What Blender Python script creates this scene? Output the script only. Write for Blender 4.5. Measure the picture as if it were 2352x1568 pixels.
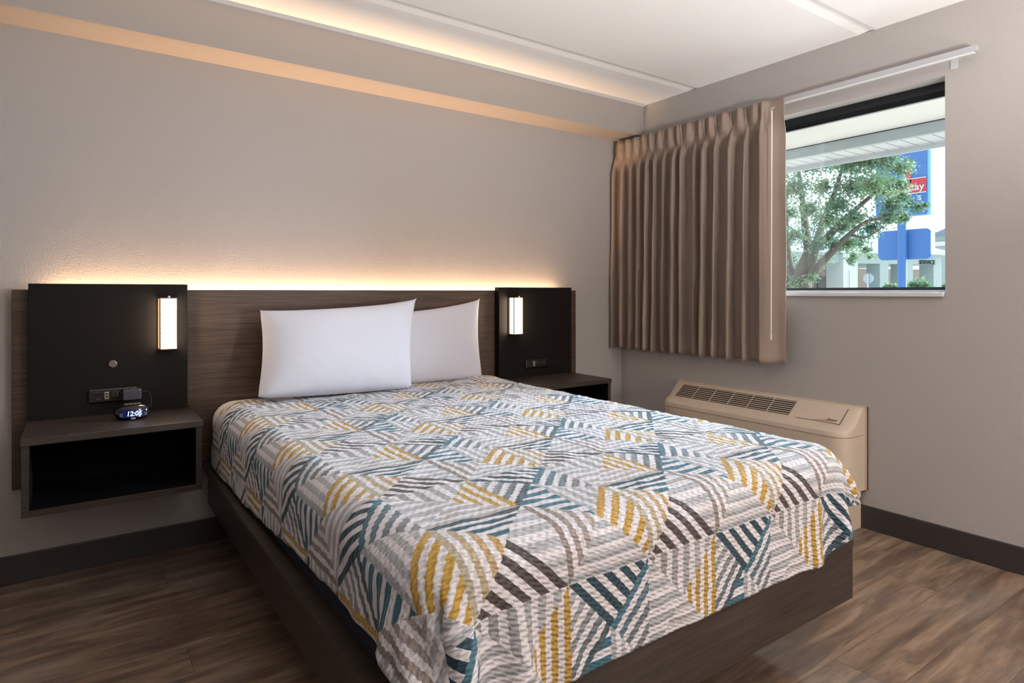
import bpy, bmesh, math, random
import numpy as np
from mathutils import Vector, Matrix

for _o in list(bpy.data.objects): bpy.data.objects.remove(_o, do_unlink=True)
S = bpy.context.scene
COL = S.collection
PI = math.pi

# ------------------------------------------------------------------ camera
F_PX, PY = 1428.203, 671.03
cam_d = bpy.data.cameras.new('camera'); cam = bpy.data.objects.new('camera', cam_d); COL.objects.link(cam)
yaw, pit, rol = 0.95958, 0.00026, -0.00089
Fv = Vector((math.cos(yaw)*math.cos(pit), math.sin(yaw)*math.cos(pit), math.sin(pit)))
Rv = Vector((math.sin(yaw), -math.cos(yaw), 0)); Uv = Rv.cross(Fv)
R3 = Rv*math.cos(rol)+Uv*math.sin(rol); U3 = Uv*math.cos(rol)-Rv*math.sin(rol)
mt = Matrix((( R3.x, U3.x, -Fv.x, -3.18783), (R3.y, U3.y, -Fv.y, -3.18661), (R3.z, U3.z, -Fv.z, 1.1621), (0,0,0,1)))
cam.matrix_world = mt
cam_d.sensor_width = 36; cam_d.lens = F_PX/2352*36; cam_d.shift_y = -(784-PY)/2352
cam_d.clip_start = .05; cam_d.clip_end = 300
S.camera = cam

# ------------------------------------------------------------------ colour management, world, sun, lights
S.view_settings.view_transform = 'Standard'; S.view_settings.look = 'None'
S.view_settings.exposure = 0.16; S.view_settings.gamma = 1; S.view_settings.use_curve_mapping = False
S.cycles.use_denoising = True
try: S.cycles.denoiser = 'OPENIMAGEDENOISE'
except Exception: pass
S.cycles.max_bounces = 10; S.cycles.diffuse_bounces = 6; S.cycles.sample_clamp_indirect = 4
S.cycles.transparent_max_bounces = 16

W = bpy.data.worlds.new('sky'); S.world = W; W.use_nodes = True
nt = W.node_tree; bg = nt.nodes['Background']
bg.inputs[0].default_value = (0.86, 0.94, 1.0, 1); bg.inputs[1].default_value = 1.45

def sun(name, d, strength, color, angle):
    l = bpy.data.lights.new(name, 'SUN'); l.energy = strength; l.color = color; l.angle = math.radians(angle)
    o = bpy.data.objects.new(name, l); COL.objects.link(o)
    o.rotation_euler = Vector(d).to_track_quat('-Z', 'Y').to_euler(); return o
sun('daylight', (-1.0, 0.18, -0.20), 10.0, (0.74, 0.87, 1.0), 60)
sun('high_sun', (-.8, .3, -.8), 6.5, (1.0, .97, .93), 12)

def area(name, loc, d, sx, sy, power, color, spread=180):
    l = bpy.data.lights.new(name, 'AREA'); l.shape = 'RECTANGLE'; l.size = sx; l.size_y = sy
    l.energy = power; l.color = color; l.spread = math.radians(spread)
    o = bpy.data.objects.new(name, l); COL.objects.link(o); o.location = loc
    o.rotation_euler = Vector(d).to_track_quat('-Z', 'Y').to_euler(); return o
def point(name, loc, r, power, color):
    l = bpy.data.lights.new(name, 'POINT'); l.shadow_soft_size = r; l.energy = power; l.color = color
    o = bpy.data.objects.new(name, l); COL.objects.link(o); o.location = loc; return o
# unseen fill lights added behind the camera to brighten the room, no fixtures
point('warm_fill', (-.85, -4.4, .78), .22, 95, (1.0, .88, .78))
point('rear_fill', (-2.8, -5.4, 2.0), .25, 18, (1.0, .92, .85))
def spot(name, loc, d, ang, power, color, r=.15):
    l = bpy.data.lights.new(name, 'SPOT'); l.energy = power; l.color = color; l.spot_size = math.radians(ang); l.spot_blend = .6; l.shadow_soft_size = r
    o = bpy.data.objects.new(name, l); COL.objects.link(o); o.location = loc
    o.rotation_euler = Vector(d).to_track_quat('-Z', 'Y').to_euler(); return o
spot('ceiling_fill_spot', (-1.7, -3.9, 1.2), (.0, .35, 1), 150, 330, (1.0, .975, .95))  # unseen upward spot added to brighten the ceiling
spot('porch_fill_spot', (1.35, -1.98, 2.22), (-1, .12, -.55), 95, 1050, (.72, .86, 1.0), .35)  # unseen cool spot added outside, brightens the bed through the window

# ------------------------------------------------------------------ materials
def srgb(r, g, b):
    f = lambda c: (c/255/12.92) if c/255 <= .04045 else ((c/255+.055)/1.055)**2.4
    return (f(r), f(g), f(b), 1)
def mat(name, col=(128,128,128), rough=.6, metal=0, emit=None, es=0, spec=.5, bump=None, var=None, coat=0):
    """principled material; bump=(scale, strength, distance); var=(scale, amount) small colour variation"""
    m = bpy.data.materials.new(name); m.use_nodes = True; n = m.node_tree; b = n.nodes['Principled BSDF']
    b.inputs['Base Color'].default_value = srgb(*col); b.inputs['Roughness'].default_value = rough
    b.inputs['Metallic'].default_value = metal; b.inputs['Specular IOR Level'].default_value = spec
    b.inputs['Coat Weight'].default_value = coat
    if emit:
        b.inputs['Emission Color'].default_value = srgb(*emit); b.inputs['Emission Strength'].default_value = es
    tc = n.nodes.new('ShaderNodeTexCoord')
    sc_, am = var if var else (6.0, .04)
    nz = n.nodes.new('ShaderNodeTexNoise'); nz.inputs['Scale'].default_value = sc_; nz.inputs['Detail'].default_value = 4
    n.links.new(tc.outputs['Object'], nz.inputs['Vector'])
    mx = n.nodes.new('ShaderNodeMixRGB'); mx.blend_type = 'MULTIPLY'; mx.inputs[0].default_value = am
    mx.inputs[1].default_value = srgb(*col); n.links.new(nz.outputs['Fac'], mx.inputs[2])
    n.links.new(mx.outputs[0], b.inputs['Base Color'])
    if bump:
        bn = n.nodes.new('ShaderNodeTexNoise'); bn.inputs['Scale'].default_value = bump[0]; bn.inputs['Detail'].default_value = 3
        n.links.new(tc.outputs['Object'], bn.inputs['Vector'])
        bp = n.nodes.new('ShaderNodeBump'); bp.inputs['Strength'].default_value = bump[1]; bp.inputs['Distance'].default_value = bump[2]
        n.links.new(bn.outputs['Fac'], bp.inputs['Height']); n.links.new(bp.outputs[0], b.inputs['Normal'])
    return m

def wood(name, c1, c2, axis='X', rough=.45, fine=60, contrast=(.3,.7), spec=.4, obj=True):
    """laminate with long fine streaks along an axis"""
    m = bpy.data.materials.new(name); m.use_nodes = True; n = m.node_tree; b = n.nodes['Principled BSDF']
    L = n.links.new
    tc = n.nodes.new('ShaderNodeTexCoord'); mp = n.nodes.new('ShaderNodeMapping'); L(tc.outputs['Object'], mp.inputs[0])
    s = [fine, fine, fine]; s['XYZ'.index(axis)] = fine*.025; mp.inputs['Scale'].default_value = s
    nz = n.nodes.new('ShaderNodeTexNoise'); nz.inputs['Scale'].default_value = 1.6; nz.inputs['Detail'].default_value = 6
    nz.inputs['Roughness'].default_value = .65; L(mp.outputs[0], nz.inputs['Vector'])
    cr = n.nodes.new('ShaderNodeValToRGB'); cr.color_ramp.elements[0].position = contrast[0]; cr.color_ramp.elements[1].position = contrast[1]
    cr.color_ramp.elements[0].color = srgb(*c1); cr.color_ramp.elements[1].color = srgb(*c2)
    L(nz.outputs['Fac'], cr.inputs[0]); L(cr.outputs[0], b.inputs['Base Color'])
    b.inputs['Roughness'].default_value = rough; b.inputs['Specular IOR Level'].default_value = spec
    bp = n.nodes.new('ShaderNodeBump'); bp.inputs['Strength'].default_value = .25; bp.inputs['Distance'].default_value = .0008
    L(nz.outputs['Fac'], bp.inputs['Height']); L(bp.outputs[0], b.inputs['Normal'])
    return m

M = {}
M['wall'] = mat('wall_paint', (166,161,158), .75, bump=(150,.6,.0018), var=(2.5,.05), spec=.3)
M['soffit'] = mat('bulkhead_paint', (156,149,144), .7, bump=(160,.4,.0015), var=(2.5,.05), spec=.3)
M['ceiling'] = mat('ceiling_paint', (240,239,238), .8, bump=(60,.3,.0015), var=(1.5,.05), spec=.2)
M['base'] = mat('vinyl_baseboard', (52,47,46), .45, bump=(8,.1,.001), var=(5,.1))
M['wood'] = wood('dark_wood_laminate', (28,23,21), (64,53,46), 'X', .45, 85, (.32,.68))
M['woodlight'] = wood('panel_wood_laminate', (42,32,26), (92,72,59), 'X', .45, 95, (.3,.7))
M['dark'] = mat('black_brown_laminate', (24,20,18), .5, var=(3,.15), spec=.12)
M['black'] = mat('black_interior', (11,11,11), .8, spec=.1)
M['blackpl'] = mat('black_plastic', (20,20,22), .3)
M['glossblack'] = mat('gloss_black_plastic', (14,14,17), .12, coat=.5)
M['greypl'] = mat('grey_plastic', (96,84,78), .35)
M['bronze'] = mat('bronze_metal', (92,66,46), .35, .7)
M['white'] = mat('white_trim_paint', (214,216,217), .4)
M['track'] = mat('grey_white_track', (170,169,174), .35)
M['whitepl'] = mat('white_plastic', (225,225,228), .3)
M['rail'] = mat('white_metal_rail', (196,198,204), .3, .1)
M['sheet'] = mat('white_sheet', (232,226,222), .85, bump=(14,.5,.006), var=(4,.03), spec=.2)
M['pillow'] = mat('white_pillowcase', (216,217,228), .85, bump=(9,.35,.01), var=(4,.03), spec=.2)
M['boxcover'] = mat('dark_box_cover', (26,28,38), .9, bump=(40,.5,.002))
M['acbody'] = mat('beige_plastic', (196,180,162), .45, bump=(300,.1,.0004), var=(3,.04))
M['acgrey'] = mat('shadow_gap', (74,58,48), .7)
M['slat'] = mat('beige_slat', (205,188,170), .45)
M['frame'] = mat('black_window_frame', (26,30,33), .35, .2)
M['rust'] = mat('rust_bracket', (110,70,46), .7)

def emit_mat(name, col, s):
    m = bpy.data.materials.new(name); m.use_nodes = True; n = m.node_tree
    n.nodes.remove(n.nodes['Principled BSDF']); e = n.nodes.new('ShaderNodeEmission')
    e.inputs[0].default_value = srgb(*col); e.inputs[1].default_value = s
    n.links.new(e.outputs[0], n.nodes['Material Output'].inputs[0]); return m
M['glow'] = emit_mat('lamp_diffuser', (255,232,205), 26.0)
M['ledglow'] = emit_mat('led_strip_glow', (255,190,120), 6.0)
M['digit'] = emit_mat('clock_digits', (190,215,255), 1.6)
M['digitblue'] = mat('clock_lens', (10,14,40), .15, emit=(20,36,150), es=.14)

# floor : vinyl planks running along x
def floor_mat():
    m = bpy.data.materials.new('wood_plank_floor'); m.use_nodes = True; n = m.node_tree; b = n.nodes['Principled BSDF']; L = n.links.new
    tc = n.nodes.new('ShaderNodeTexCoord')
    br = n.nodes.new('ShaderNodeTexBrick'); L(tc.outputs['Object'], br.inputs['Vector'])
    br.inputs['Scale'].default_value = 1; br.inputs['Brick Width'].default_value = 1.22; br.inputs['Row Height'].default_value = .18
    br.inputs['Mortar Size'].default_value = .0012; br.inputs['Color1'].default_value = (.25,.25,.25,1); br.inputs['Color2'].default_value = (.85,.85,.85,1)
    br.inputs['Mortar'].default_value = (0.1,.1,.1,1); br.offset = .37; br.inputs['Bias'].default_value = 0
    # per plank shift of the grain
    mu = n.nodes.new('ShaderNodeMixRGB'); mu.blend_type = 'MULTIPLY'; mu.inputs[0].default_value = 1
    L(br.outputs['Color'], mu.inputs[1]); mu.inputs[2].default_value = (9,7,0,1)
    ad = n.nodes.new('ShaderNodeVectorMath'); ad.operation = 'ADD'; L(tc.outputs['Object'], ad.inputs[0]); L(mu.outputs[0], ad.inputs[1])
    mp = n.nodes.new('ShaderNodeMapping'); mp.inputs['Scale'].default_value = (1.6, 11, 1); L(ad.outputs[0], mp.inputs[0])
    nz = n.nodes.new('ShaderNodeTexNoise'); nz.inputs['Scale'].default_value = 1.5; nz.inputs['Detail'].default_value = 8; nz.inputs['Roughness'].default_value = .62
    nz.inputs['Distortion'].default_value = .6; L(mp.outputs[0], nz.inputs['Vector'])
    cr = n.nodes.new('ShaderNodeValToRGB'); e = cr.color_ramp.elements
    e[0].position = .28; e[0].color = srgb(74,61,53); e[1].position = .78; e[1].color = srgb(158,140,122)
    q = e.new(.45); q.color = srgb(102,84,71); q = e.new(.58); q.color = srgb(132,110,92)
    L(nz.outputs['Fac'], cr.inputs[0])
    mp2 = n.nodes.new('ShaderNodeMapping'); mp2.inputs['Scale'].default_value = (12, 160, 1); L(ad.outputs[0], mp2.inputs[0])
    n2 = n.nodes.new('ShaderNodeTexNoise'); n2.inputs['Scale'].default_value = 1.2; n2.inputs['Detail'].default_value = 3; L(mp2.outputs[0], n2.inputs['Vector'])
    n3 = n.nodes.new('ShaderNodeTexNoise'); n3.inputs['Scale'].default_value = 2.3; n3.inputs['Detail'].default_value = 4; L(ad.outputs[0], n3.inputs['Vector'])
    mx = n.nodes.new('ShaderNodeMixRGB'); mx.blend_type = 'OVERLAY'; mx.inputs[0].default_value = .35; L(cr.outputs[0], mx.inputs[1]); L(n2.outputs['Fac'], mx.inputs[2])
    gy = n.nodes.new('ShaderNodeMixRGB'); gy.blend_type = 'MIX'; gy.inputs[2].default_value = srgb(112,108,106)
    c3 = n.nodes.new('ShaderNodeValToRGB'); c3.color_ramp.elements[0].position = .48; c3.color_ramp.elements[1].position = .72
    c3.color_ramp.elements[1].color = (.45,.45,.45,1); L(n3.outputs['Fac'], c3.inputs[0]); L(c3.outputs[0], gy.inputs[0]); L(mx.outputs[0], gy.inputs[1])
    sm = n.nodes.new('ShaderNodeMixRGB'); sm.blend_type = 'MIX'; sm.inputs[2].default_value = srgb(48,38,33)
    mm = n.nodes.new('ShaderNodeMath'); mm.operation = 'MULTIPLY'; mm.inputs[1].default_value = .55; L(br.outputs['Fac'], mm.inputs[0]); L(mm.outputs[0], sm.inputs[0])
    L(gy.outputs[0], sm.inputs[1]); L(sm.outputs[0], b.inputs['Base Color'])
    b.inputs['Roughness'].default_value = .38; b.inputs['Specular IOR Level'].default_value = .4
    bp = n.nodes.new('ShaderNodeBump'); bp.inputs['Strength'].default_value = .35; bp.inputs['Distance'].default_value = .0015
    L(n2.outputs['Fac'], bp.inputs['Height']); L(bp.outputs[0], b.inputs['Normal'])
    return m
M['floor'] = floor_mat()

# ---- tiny expression layer over Math nodes, for the printed coverlet
class X:
    def __init__(s, nt, o): s.n, s.o = nt, o
    def _m(s, op, *a):
        nd = s.n.nodes.new('ShaderNodeMath'); nd.operation = op
        for i, v in enumerate((s,)+a):
            if isinstance(v, X): s.n.links.new(v.o, nd.inputs[i])
            else: nd.inputs[i].default_value = v
        return X(s.n, nd.outputs[0])
    def __add__(s, b): return s._m('ADD', b)
    def __radd__(s, b): return s._m('ADD', b)
    def __sub__(s, b): return s._m('SUBTRACT', b)
    def __rsub__(s, b): return (s*-1)+b
    def __mul__(s, b): return s._m('MULTIPLY', b)
    __rmul__ = __mul__
    def floor(s): return s._m('FLOOR')
    def fract(s): return s._m('FRACT')
    def gt(s, b): return s._m('GREATER_THAN', b)
    def lt(s, b): return s._m('LESS_THAN', b)
    def sin(s): return s._m('SINE')
    def mod(s, b): return s._m('FLOORED_MODULO', b)
    def clamp(s):
        r = s._m('ADD', 0.0); r.o.node.use_clamp = True; return r

def coverlet_mat():
    m = bpy.data.materials.new('printed_seersucker'); m.use_nodes = True; n = m.node_tree; b = n.nodes['Principled BSDF']; L = n.links.new
    uv = n.nodes.new('ShaderNodeUVMap'); uv.uv_map = 'fabric'
    sp = n.nodes.new('ShaderNodeSeparateXYZ'); L(uv.outputs[0], sp.inputs[0])
    U, V = X(n, sp.outputs[0]), X(n, sp.outputs[1])      # metres on the cloth: x and y as lying on the bed
    def noise(scale, det=2, vec=None):
        z = n.nodes.new('ShaderNodeTexNoise'); z.noise_dimensions = '2D'; z.inputs['Scale'].default_value = scale; z.inputs['Detail'].default_value = det
        L(vec or uv.outputs[0], z.inputs['Vector']); return X(n, z.outputs['Fac'])
    N1 = noise(9) - .5; N2 = noise(34) - .5
    # puckered rows across the bed
    row = (V + N1*.010 + N2*.003) * (2*PI/.0135)
    cross = (U + N2*.01) * (2*PI/.021)
    brick = ((row*.5).sin()*1.57)
    rip = row.sin()
    wob = rip * .0011 + N2*.0022
    u = (U + wob + 1.88) * (1/.24)
    v = ((V*-1) + wob*.6 - 1.80) * (1/.238)
    w = u+v; k = w.floor(); t = w-k
    Q = 1 - k.mod(2.0)
    mm = (u-v)*.5
    y2 = (mm + (k + (1-Q))*.5)*2
    j = y2.floor().mod(4.0); f = y2.fract()
    r = j + Q*4                       # 0..7
    # diagonal orientation: '/' for P3 (r=3), Q0 (r=4), Q2 (r=6)
    sl = (r.gt(2.5))*(r.lt(4.5)) + (r.gt(5.5))*(r.lt(6.5))
    up = sl*(f-t).gt(0.0) + (1-sl)*(t+f).gt(1.0)
    idx = r*2 + up
    fac = (idx + .5)*(1/16)
    LG, GR, TE, NV, GO, CH, BR = (160,162,168), (124,119,118), (42,94,114), (20,53,67), (166,132,56), (66,58,58), (118,106,100)
    PK = (168,158,156)
    T = {  # idx: a, b, c, F, colA, colB
      5:(-.5,.5,.5,6,LG,LG), 4:(1,0,0,5,TE,GR),
      3:(1,1,-1,4,LG,LG),    2:(-.5,.5,.5,6,TE,TE),
      1:(1,1,-1,4,BR,PK),    0:(-.5,.5,.5,6,LG,LG),
      7:(0,-1,1,5,CH,CH),    6:(.5,.5,0,6,GR,LG),
      13:(-1,1,0,4,PK,LG),   12:(1,-1,0,4,NV,TE),
      11:(1,1,-1,4,(158,154,140),(172,128,36)),   10:(1,0,0,5,GO,GO),
      9:(-1,1,0,4,LG,LG),    8:(0,1,0,5,NV,NV),
      15:(-1,0,1,5,NV,LG),   14:(-1,-1,1,4,GO,GO)}
    def ramp(vals):
        cr = n.nodes.new('ShaderNodeValToRGB'); cr.color_ramp.interpolation = 'CONSTANT'; e = cr.color_ramp.elements
        while len(e) < 16: e.new(.5)
        for i in range(16): e[i].position = i/16
        for i in range(16): e[i].color = vals[i]
        L(fac.o, cr.inputs[0]); return cr.outputs[0]
    co = ramp([((T[i][0]+1)/2, (T[i][1]+1)/2, (T[i][2]+1)/2, 1) for i in range(16)])
    s3 = n.nodes.new('ShaderNodeSeparateXYZ'); L(co, s3.inputs[0])
    A, B, C = [X(n, s3.outputs[i])*2 - 1 for i in range(3)]
    fr = X(n, ramp([(T[i][3]/8,)*3+(1,) for i in range(16)]))*8
    q = A*t + B*f + C
    qf = q*fr
    ink = (qf.fract()).lt(.52)
    cA, cB = ramp([srgb(*T[i][4]) for i in range(16)]), ramp([srgb(*T[i][5]) for i in range(16)])
    step = (qf.floor()+.5)*(1/5.0)
    cm = n.nodes.new('ShaderNodeMixRGB'); L(step.clamp().o, cm.inputs[0]); L(cA, cm.inputs[1]); L(cB, cm.inputs[2])
    fin = n.nodes.new('ShaderNodeMixRGB'); fin.inputs[1].default_value = srgb(216,213,219); L(ink.o, fin.inputs[0]); L(cm.outputs[0], fin.inputs[2])
    L(fin.outputs[0], b.inputs['Base Color']); b.inputs['Roughness'].default_value = .62; b.inputs['Specular IOR Level'].default_value = .3
    b.inputs['Sheen Weight'].default_value = .15
    h = rip*.5 + (row*.5 + cross).sin()*rip*.45 + N2*.5 + N1*.5
    bp = n.nodes.new('ShaderNodeBump'); bp.inputs['Strength'].default_value = 1.0; bp.inputs['Distance'].default_value = .0024
    L(h.o, bp.inputs['Height']); L(bp.outputs[0], b.inputs['Normal'])
    return m
M['coverlet'] = coverlet_mat()

def curtain_mat():
    m = mat('taupe_curtain', (152,135,124), .8, bump=(420,.25,.0006), var=(5,.06), spec=.2)
    n = m.node_tree; b = n.nodes['Principled BSDF']; out = n.nodes['Material Output']
    tr = n.nodes.new('ShaderNodeBsdfTranslucent'); tr.inputs[0].default_value = srgb(150,140,130)
    mx = n.nodes.new('ShaderNodeMixShader'); mx.inputs[0].default_value = .06
    n.links.new(b.outputs[0], mx.inputs[1]); n.links.new(tr.outputs[0], mx.inputs[2]); n.links.new(mx.outputs[0], out.inputs[0])
    return m
M['curtain'] = curtain_mat()

def glass_mat():
    m = bpy.data.materials.new('window_glass'); m.use_nodes = True; n = m.node_tree; n.nodes.remove(n.nodes['Principled BSDF'])
    tr = n.nodes.new('ShaderNodeBsdfTransparent'); tr.inputs[0].default_value = (.94,.97,.97,1)
    gl = n.nodes.new('ShaderNodeBsdfGlossy'); gl.inputs['Roughness'].default_value = .02
    mx = n.nodes.new('ShaderNodeMixShader'); mx.inputs[0].default_value = .05
    n.links.new(tr.outputs[0], mx.inputs[1]); n.links.new(gl.outputs[0], mx.inputs[2]); n.links.new(mx.outputs[0], n.nodes['Material Output'].inputs[0])
    return m
M['glass'] = glass_mat()

# ------------------------------------------------------------------ mesh helpers
class MB:
    def __init__(s): s.bm = bmesh.new()
    def box(s, x0, x1, y0, y1, z0, z1, bevel=0, seg=2):
        r = bmesh.ops.create_cube(s.bm, size=1); vs = r['verts']
        for v in vs:
            v.co = Vector(((x0+x1)/2+v.co.x*(x1-x0), (y0+y1)/2+v.co.y*(y1-y0), (z0+z1)/2+v.co.z*(z1-z0)))
        if bevel:
            es = list({e for v in vs for e in v.link_edges})
            bmesh.ops.bevel(s.bm, geom=es, offset=bevel, segments=seg, affect='EDGES', profile=.5)
        return s
    def tube(s, pts, r, n=10, caps=True):
        pts = [Vector(p) for p in pts]; rings = []
        rr = r if isinstance(r, (list, tuple)) else [r]*len(pts)
        for i, p in enumerate(pts):
            d = (pts[min(i+1, len(pts)-1)]-pts[max(i-1, 0)]).normalized()
            a = d.cross(Vector((0,0,1)));
            if a.length < 1e-3: a = d.cross(Vector((1,0,0)))
            a.normalize(); c = d.cross(a).normalized()
            rings.append([s.bm.verts.new(p + (a*math.cos(2*PI*k/n)+c*math.sin(2*PI*k/n))*rr[i]) for k in range(n)])
        for i in range(len(rings)-1):
            for k in range(n):
                s.bm.faces.new((rings[i][k], rings[i][(k+1)%n], rings[i+1][(k+1)%n], rings[i+1][k]))
        if caps:
            s.bm.faces.new(rings[0][::-1]); s.bm.faces.new(rings[-1])
        return s
    def grid(s, P, uvs=None, closed_u=False):
        """P[i][j] points"""
        V = [[s.bm.verts.new(p) for p in row] for row in P]
        lay = s.bm.loops.layers.uv.get('fabric') or (s.bm.loops.layers.uv.new('fabric') if uvs is not None else None)
        nI, nJ = len(P), len(P[0])
        for i in range(nI-(0 if closed_u else 1)):
            i2 = (i+1) % nI
            for j in range(nJ-1):
                f = s.bm.faces.new((V[i][j], V[i2][j], V[i2][j+1], V[i][j+1]))
                if lay:
                    for lp, (a, b) in zip(f.loops, ((i,j),(i2,j),(i2,j+1),(i,j+1))): lp[lay].uv = uvs[a][b]
        return V
    def prism(s, poly, y0, y1, axis='Y', bevel=0):
        """poly of 2D points extruded; axis Y: poly=(x,z); X: poly=(y,z); Z: poly=(x,y)"""
        def mk(p, t):
            if axis == 'Y': return Vector((p[0], t, p[1]))
            if axis == 'X': return Vector((t, p[0], p[1]))
            return Vector((p[0], p[1], t))
        a = [s.bm.verts.new(mk(p, y0)) for p in poly]; c = [s.bm.verts.new(mk(p, y1)) for p in poly]
        n = len(poly); fs = [s.bm.faces.new(a), s.bm.faces.new(c[::-1])]
        for i in range(n): fs.append(s.bm.faces.new((a[i], c[i], c[(i+1)%n], a[(i+1)%n])))
        if bevel:
            es = list({e for f in fs[:2] for e in f.edges})
            bmesh.ops.bevel(s.bm, geom=es, offset=bevel, segments=2, affect='EDGES')
        return s
    def sphere(s, c, rx, ry, rz, u=24, v=14):
        r = bmesh.ops.create_uvsphere(s.bm, u_segments=u, v_segments=v, radius=1)
        for w in r['verts']: w.co = Vector((c[0]+w.co.x*rx, c[1]+w.co.y*ry, c[2]+w.co.z*rz))
        return s
    def build(s, name, m, parent=None, smooth=False, org=None):
        bmesh.ops.recalc_face_normals(s.bm, faces=s.bm.faces)
        me = bpy.data.meshes.new(name); s.bm.to_mesh(me); s.bm.free()
        me.materials.append(m)
        if smooth: me.polygons.foreach_set('use_smooth', [True]*len(me.polygons))
        if smooth == 'auto': me.set_sharp_from_angle(angle=math.radians(32))
        o = bpy.data.objects.new(name, me); COL.objects.link(o)
        if org is not None:
            me.transform(Matrix.Translation(-Vector(org))); o.location = org
        if parent:
            o.parent = parent
            w = o.location.copy()
            pl = Vector((0,0,0)); q = parent
            while q: pl += q.location; q = q.parent
            if org is None: me.transform(Matrix.Translation(-pl)); o.location = (0,0,0)
            else: o.location = w - pl
        return o
def tag(o, label=None, cat=None, group=None, kind=None):
    if label: o['label'] = label
    if cat: o['category'] = cat
    if group: o['group'] = group
    if kind: o['kind'] = kind
    return o
def thing(name, loc, label, cat, group=None):
    o = bpy.data.objects.new(name, None); o.empty_display_size = .05; COL.objects.link(o); o.location = loc
    return tag(o, label, cat, group)
def struct(o, label=None): return tag(o, label, None, None, 'structure')
def text(s, size, m, loc, rot, parent=None, name='lettering', ext=.0006, bold=0, shear=0, sx=1.0):
    cu = bpy.data.curves.new('t', 'FONT'); cu.body = s; cu.size = size; cu.extrude = ext; cu.offset = bold; cu.shear = shear
    cu.align_x = 'CENTER'; cu.align_y = 'CENTER'; cu.resolution_u = 3
    t = bpy.data.objects.new('t', cu); COL.objects.link(t); bpy.context.view_layer.update()
    me = bpy.data.meshes.new_from_object(t); bpy.data.objects.remove(t, do_unlink=True)
    R = Matrix(rot).transposed().to_4x4()   # rows given = local x, y, z axes in world
    me.transform(Matrix.Translation(loc) @ R @ Matrix.Diagonal((sx,1,1,1)))
    me.materials.clear(); me.materials.append(m)
    o = bpy.data.objects.new(name, me); COL.objects.link(o)
    if parent:
        pl = Vector((0,0,0)); q = parent
        while q: pl += q.location; q = q.parent
        me.transform(Matrix.Translation(-pl)); o.parent = parent
    return o
FACE_Y = ((1,0,0),(0,0,1),(0,-1,0))          # text on a surface facing -y
def smooth01(a, b, x):
    t = np.clip((x-a)/(b-a), 0, 1); return t*t*(3-2*t)

# ------------------------------------------------------------------ the room
H = 2.44; SZ, SD = 2.2345, .212
WY0, WY1, WZ0, WZ1, WT = -.42, -2.019, 1.1615, 2.1327, .155   # window opening
XB, YB = -5.6, -6.2
struct(MB().box(XB, .2, YB, .2, -.12, 0).build('floor', M['floor']))
struct(MB().box(XB, .2, 0, .2, 0, H).build('wall_back', M['wall']))
b = MB()
for (y0, y1, z0, z1) in ((0, WY0, 0, H), (WY1, YB, 0, H), (WY0, WY1, 0, WZ0-.02), (WY0, WY1, WZ1, H)):
    b.box(0, .2, y1, y0, z0, z1)
struct(b.build('wall_right', M['wall']))
struct(MB().box(XB-.2, XB, YB, .2, 0, H).build('wall_left', M['wall']))
struct(MB().box(XB, .2, YB-.2, YB, 0, H).build('wall_front', M['wall']))
struct(MB().box(XB, 0, -SD, 0, SZ, H).build('trim_1', M['soffit']))
# ceiling of concrete planks with shallow v joints running along x
prof = [(.2, H), (-SD, H), (-SD-.001, H-.006), (-SD-.035, H)]
y = -.634
while y > YB:
    prof += [(y+.045, H), (y+.006, H+.0055), (y-.006, H+.0055), (y-.035, H)]; y -= 1.058
prof += [(YB-.2, H), (YB-.2, H+.15), (.2, H+.15)]
struct(MB().prism(prof, XB-.2, .2, 'X').build('ceiling', M['ceiling']))
struct(MB().box(XB, 0, -.012, 0, 0, .1135, .003).build('baseboard_back', M['base']))
struct(MB().box(-.012, 0, YB, -.012, 0, .1135, .003).build('baseboard_right', M['base']))

# window: reveal is the wall's own thickness; frame, pane and sill are its parts
win = bpy.data.objects.new('window_1', None); COL.objects.link(win); win.location = (.1, (WY0+WY1)/2, WZ0); tag(win, kind='structure')
fx0, fx1 = .092, .135
f = MB().box(fx0, fx1, WY1, WY0, WZ1-.040, WZ1).box(fx0+.012, fx1, WY1, WY0, WZ1-.047, WZ1-.038).box(fx0+.020, fx1, WY1, WY0, WZ1-.062, WZ1-.045)
f.box(fx0+.008, fx1, WY1, WY0, WZ0+.010, WZ0+.024).box(fx0+.02, fx1, WY1-.001, WY1+.006, WZ0, WZ1).box(fx0, fx1, WY0-.04, WY0, WZ0, WZ1)
f.build('window_frame', M['frame'], win)
MB().box(fx0, fx1-.01, WY1, WY0, WZ0-.001, WZ0+.010).build('sill_track', M['rail'], win)
MB().box(.112, .115, WY1, WY0, WZ0+.02, WZ1-.05).build('glass_pane', M['glass'], win)
sl = MB().box(-.018, .1, WY1+.004, WY0, WZ0-.020, WZ0-.002, .002).build('window_sill', M['white'], win)

# ------------------------------------------------------------------ headboard and its panels
hb = thing('headboard', (-1.93, -.03, .38), 'wide dark wood wall headboard with backlit top edge behind the bed', 'headboard')
MB().box(-3.397, -.466, -.042, -.026, .381, 1.175, .0015).build('back_panel', M['woodlight'], hb)
MB().box(-3.343, -2.782, -.090, -.043, .40, 1.199, .002).build('side_panel', M['dark'], hb)
MB().box(-1.113, -.545, -.090, -.043, .40, 1.193, .002).build('side_panel', M['dark'], hb)
for xx in (-3.0, -2.2, -1.5, -.8): MB().box(xx, xx+.03, -.026, 0, .5, 1.10).build('mounting_cleat', M['black'], hb)
MB().box(-3.30, -.60, -.0255, -.0125, 1.096, 1.104).build('led_strip', M['ledglow'], hb)
g = MB().tube([(-3.063,-.089,.864),(-3.063,-.094,.864)], .0155, 28); g.tube([(-3.063,-.094,.864),(-3.063,-.096,.864)], [.0155,.0125], 28)
g.build('cable_grommet', M['greypl'], hb)
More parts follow.
